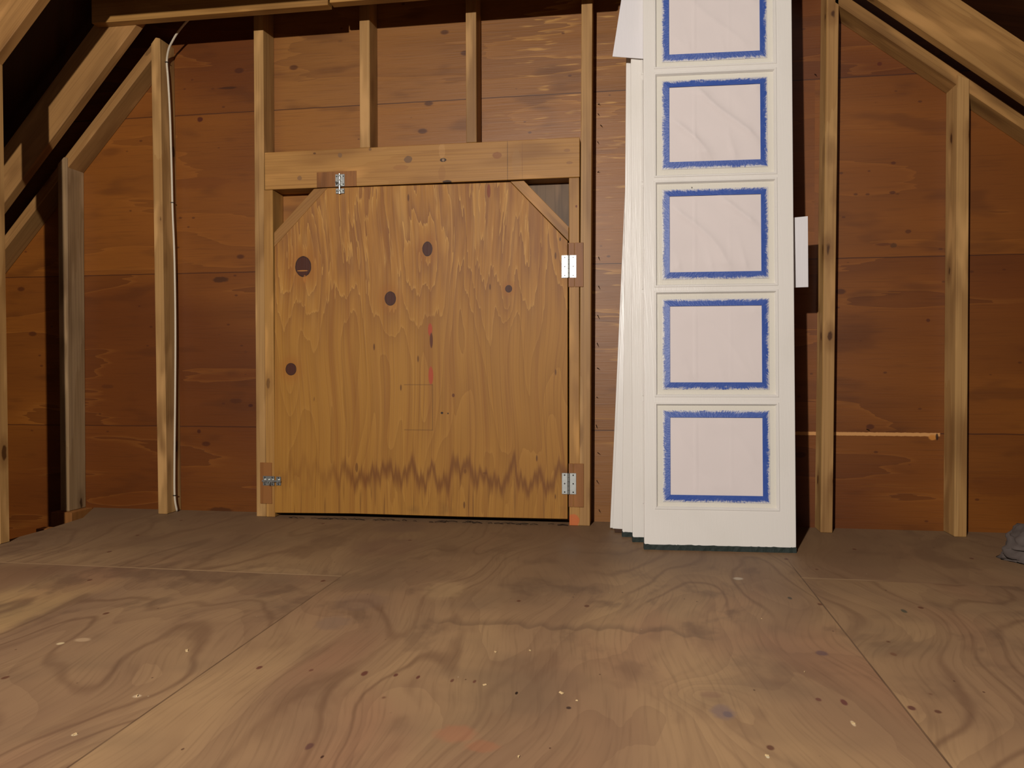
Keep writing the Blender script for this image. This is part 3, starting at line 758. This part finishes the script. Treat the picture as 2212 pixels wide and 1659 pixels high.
build_door(d1, LITES)
d2 = door_frame((1.402, -.239), (1.850, -.219), -.2085, 'glazed_door', 'second white door of the stack, right behind the masked one, with a dark worn foot', tilt=-.0035)
build_door(d2, LITES, full=False)
d3 = door_frame((1.368, -.165), (1.816, -.145), -.1765, 'glazed_door', 'third white door of the stack, with a ragged green foot', tilt=.0075)
build_door(d3, LITES, full=False)
d3.location.y -= 0.0
# two plain leaves behind, leaning on the studs
def leaf(bx, by, ty, tilt, H, lab, z0, T=.02):
    t = door_frame((bx, by), (bx+.40, by), ty, 'white_board', lab, tilt=tilt)
    del t['group']; t['category'] = 'board'
    t.location.z = z0
    bm = bmesh.new(); box(bm, 0, .40, 0, T, 0, H); bev(bm, .002, 2); add(t, 'panel_board', bm, 'white')
    return t
leaf(1.3335, -.092, -.018, .037, 1.42, 'plain white panel behind the third door, raised on a dark wedge', .012)
leaf(1.3235, -.052, -.0, .043, 1.25, 'rearmost thin white panel of the leaning stack, against the studs', .006, .006)
bm = bmesh.new(); box(bm, wl(1328, 1145, -.09)[0], 1.42, -.1, -.04, .0003, .0115); bev(bm, .001, 1)
tag(obj('wedge_block', bm, 'darkwood'), 'thin dark wooden wedge under the foot of the plain white panel', 'wedge')
# white boards slipped in behind the front door
bm = bmesh.new(); Yb = -.2235
(ax_, az_), (bx_, bz_), (cx_, cz_) = wl(1342, 0, Yb), wl(1323, 122, Yb), wl(1384, 126.5, Yb)
sx = (ax_-bx_)/(az_-bz_)
prism(bm, [(bx_, bz_), (1.445, bz_+(cz_-bz_)/(cx_-bx_)*(1.445-bx_)), (1.455, 1.93), (bx_+sx*(1.93-bz_), 1.93)], Yb, Yb+.003)
tag(obj('white_board', bm, 'white2'), 'slanted white board sticking out at the upper left, behind the front masked door', 'board')
bm = bmesh.new(); Yb = -.2245
prism(bm, [wl(1690, 622, Yb), wl(1746, 620, Yb), wl(1745, 467, Yb), wl(1690, 472.5, Yb)], Yb, Yb+.003)
tag(obj('white_board', bm, 'white2'), 'small upright white board sticking out at the right edge of the masked door', 'board')

# ------------------------------------------------------------------ cable
def onstud(px, py):
    # right-hand face of the cable stud, x known
    f = stud_pts((328, 140), (343.5, 1100), 0); 
    d = _ray(px, py); Xs = f(1.0)+.0385
    for _ in range(4):
        t = (Xs+.004-CAM.x)/d.x; p = CAM+d*t; Xs = f(p.z)+.0385
    return (p.x, min(max(p.y, .004), .08), p.z)
cp = [(382.5, 1112), (377.5, 1072), (377, 1000), (378.5, 850), (379, 700), (377, 560), (373.5, 470), (372.5, 438), (370.5, 350), (367, 240), (363, 170), (360.5, 134)]
pts = [onstud(*q) for q in cp]
lastx = pts[-1]
def at(px, py, Y):
    x_, z_ = wl(px, py, Y); return (x_, Y, z_)
pts += [at(364, 108, .01), at(372, 90, -.01), at(384, 70, -.03), at(402, 48, -.06), at(418, 33, -.08), at(434, 20, -.10), at(452, 3, -.12)]
pts[0] = (pts[0][0], pts[0][1], max(pts[0][2], .003))
bm = bmesh.new(); tube(bm, spline(pts, 6), .0039, 10)
tag(obj('electrical_cable', bm, 'cable', smooth=True), 'white electrical cable stapled down the side of the left stud', 'cable')
for (px, py, w_) in ((360.5, 135, 'uppermost cable staple, where the cable bends away from the stud'), (373, 438, 'middle cable staple, holding the cable to the stud'), (377.5, 1070, 'lowest cable staple, near the floor')):
    p = Vector(onstud(px, py)); bm = bmesh.new()
    box(bm, p.x-.005, p.x+.0052, p.y-.007, p.y+.007, p.z-.0016, p.z+.0016); bev(bm, .0006, 1)
    tag(obj('cable_staple', bm, 'staple'), w_, 'staple', 'staples along the white cable')

# ------------------------------------------------------------------ nail points through the sheathing
for (px, py) in ((1292, 225), (1292, 246), (1297, 270), (1291, 306), (1291, 372), (1293, 555), (1293, 618), (1291, 681), (1290, 741), (1290, 795), (1289, 858), (1288, 918), (1291, 978), (1289, 1038), (1294, 1101),
                 (1760, 160), (2049, 200), (1872, 927)):
    X0, Z0 = wl(px, py, DP); bm = bmesh.new()
    cyl(bm, (X0, DP+.001, Z0), (random.uniform(.1, .4), -1, random.uniform(-.7, .1)), .0017, .022, 7, .0006)
    inrow = 1280 < px < 1300
    lab = 'tiny nail point in the vertical row between the hatch and the white doors' if inrow else {1760: 'tiny nail point high up between the front white door and the stud', 2049: 'tiny nail point beside the right-hand stud under the plate', 1872: 'tiny nail point above the pale open joint on the right'}[px]
    tag(obj('nail_point', bm, 'nail'), lab, 'nail', 'row of nail points beside the white doors' if inrow else None)

# ------------------------------------------------------------------ chips on the floor
CH = ((404, 1406, .011, 'thin curled wood sliver on the floor by the left sheet joint'), (1070, 1409, .006, 'small upright pale chip on the middle of the floor, left of a curved one'),
      (1145, 1406, .005, 'small curved pale chip on the middle of the floor'), (1213, 1497, .010, 'largest pale wood chip, beside the black hole in the floor'),
      (1246, 1514, .004, 'tiny chip just right of the largest wood chip'), (296, 1504, .007, 'flat pale flake on the left floor sheet, left of the joint'),
      (161, 1587, .006, 'pale chip on the floor at the lower left of the picture'), (1843, 1563, .006, 'pale chip on the floor near the right sheet joint'),
      (1658, 1633, .006, 'bright chip at the bottom edge of the floor, right of the middle'), (1047, 1480, .006, 'thin splinter on the floor left of the black hole'),
      (1738, 1452, .003, 'tiny crumb on the floor left of the right-hand joint'), (1645, 1337, .003, 'tiny bright crumb on the floor below the masked door'), (1120, 1636, .006, 'narrow chip near the bottom edge of the floor, in the middle'))
for (px, py, s_, lab) in CH:
    X0, Y0 = fl(px, py); a = random.uniform(0, 3.14); bm = bmesh.new()
    vs = box(bm, -s_*.5, s_*.5, -s_*.2, s_*.2, .0002, .0017)
    for v in bm.verts: v.co += Vector((random.uniform(-1, 1), random.uniform(-1, 1), 0))*s_*.15
    bmesh.ops.rotate(bm, verts=bm.verts, cent=(0, 0, 0), matrix=Matrix.Rotation(a, 3, 'Z')); bmesh.ops.translate(bm, verts=bm.verts, vec=(X0, Y0, 0))
    tag(obj('wood_chip', bm, 'chip'), lab, 'wood chip', 'wood chips on the floor')

# ------------------------------------------------------------------ grey cloth bundle at the right edge
bm = bmesh.new(); bmesh.ops.create_icosphere(bm, subdivisions=5, radius=1)
for v in bm.verts:
    d = v.co.copy()
    f = 1 + .22*mnoise.noise(d*1.6+Vector((3, 1, 2))) + .16*abs(mnoise.noise(d*3.1+Vector((7, 0, 0)))) - .10*abs(mnoise.noise(d*6.5))
    c = d*f
    z_ = c.z*.075+.045
    sp = 1+max(0, (.03-z_))*9
    v.co = Vector((2.655+c.x*.185*sp, -.33+c.y*.11*sp, max(.001, z_+.02*mnoise.noise(d*4))))
tag(obj('cloth_bundle', bm, 'bag', smooth=True), 'crumpled grey cloth bundle on the floor at the right edge of the picture', 'cloth')
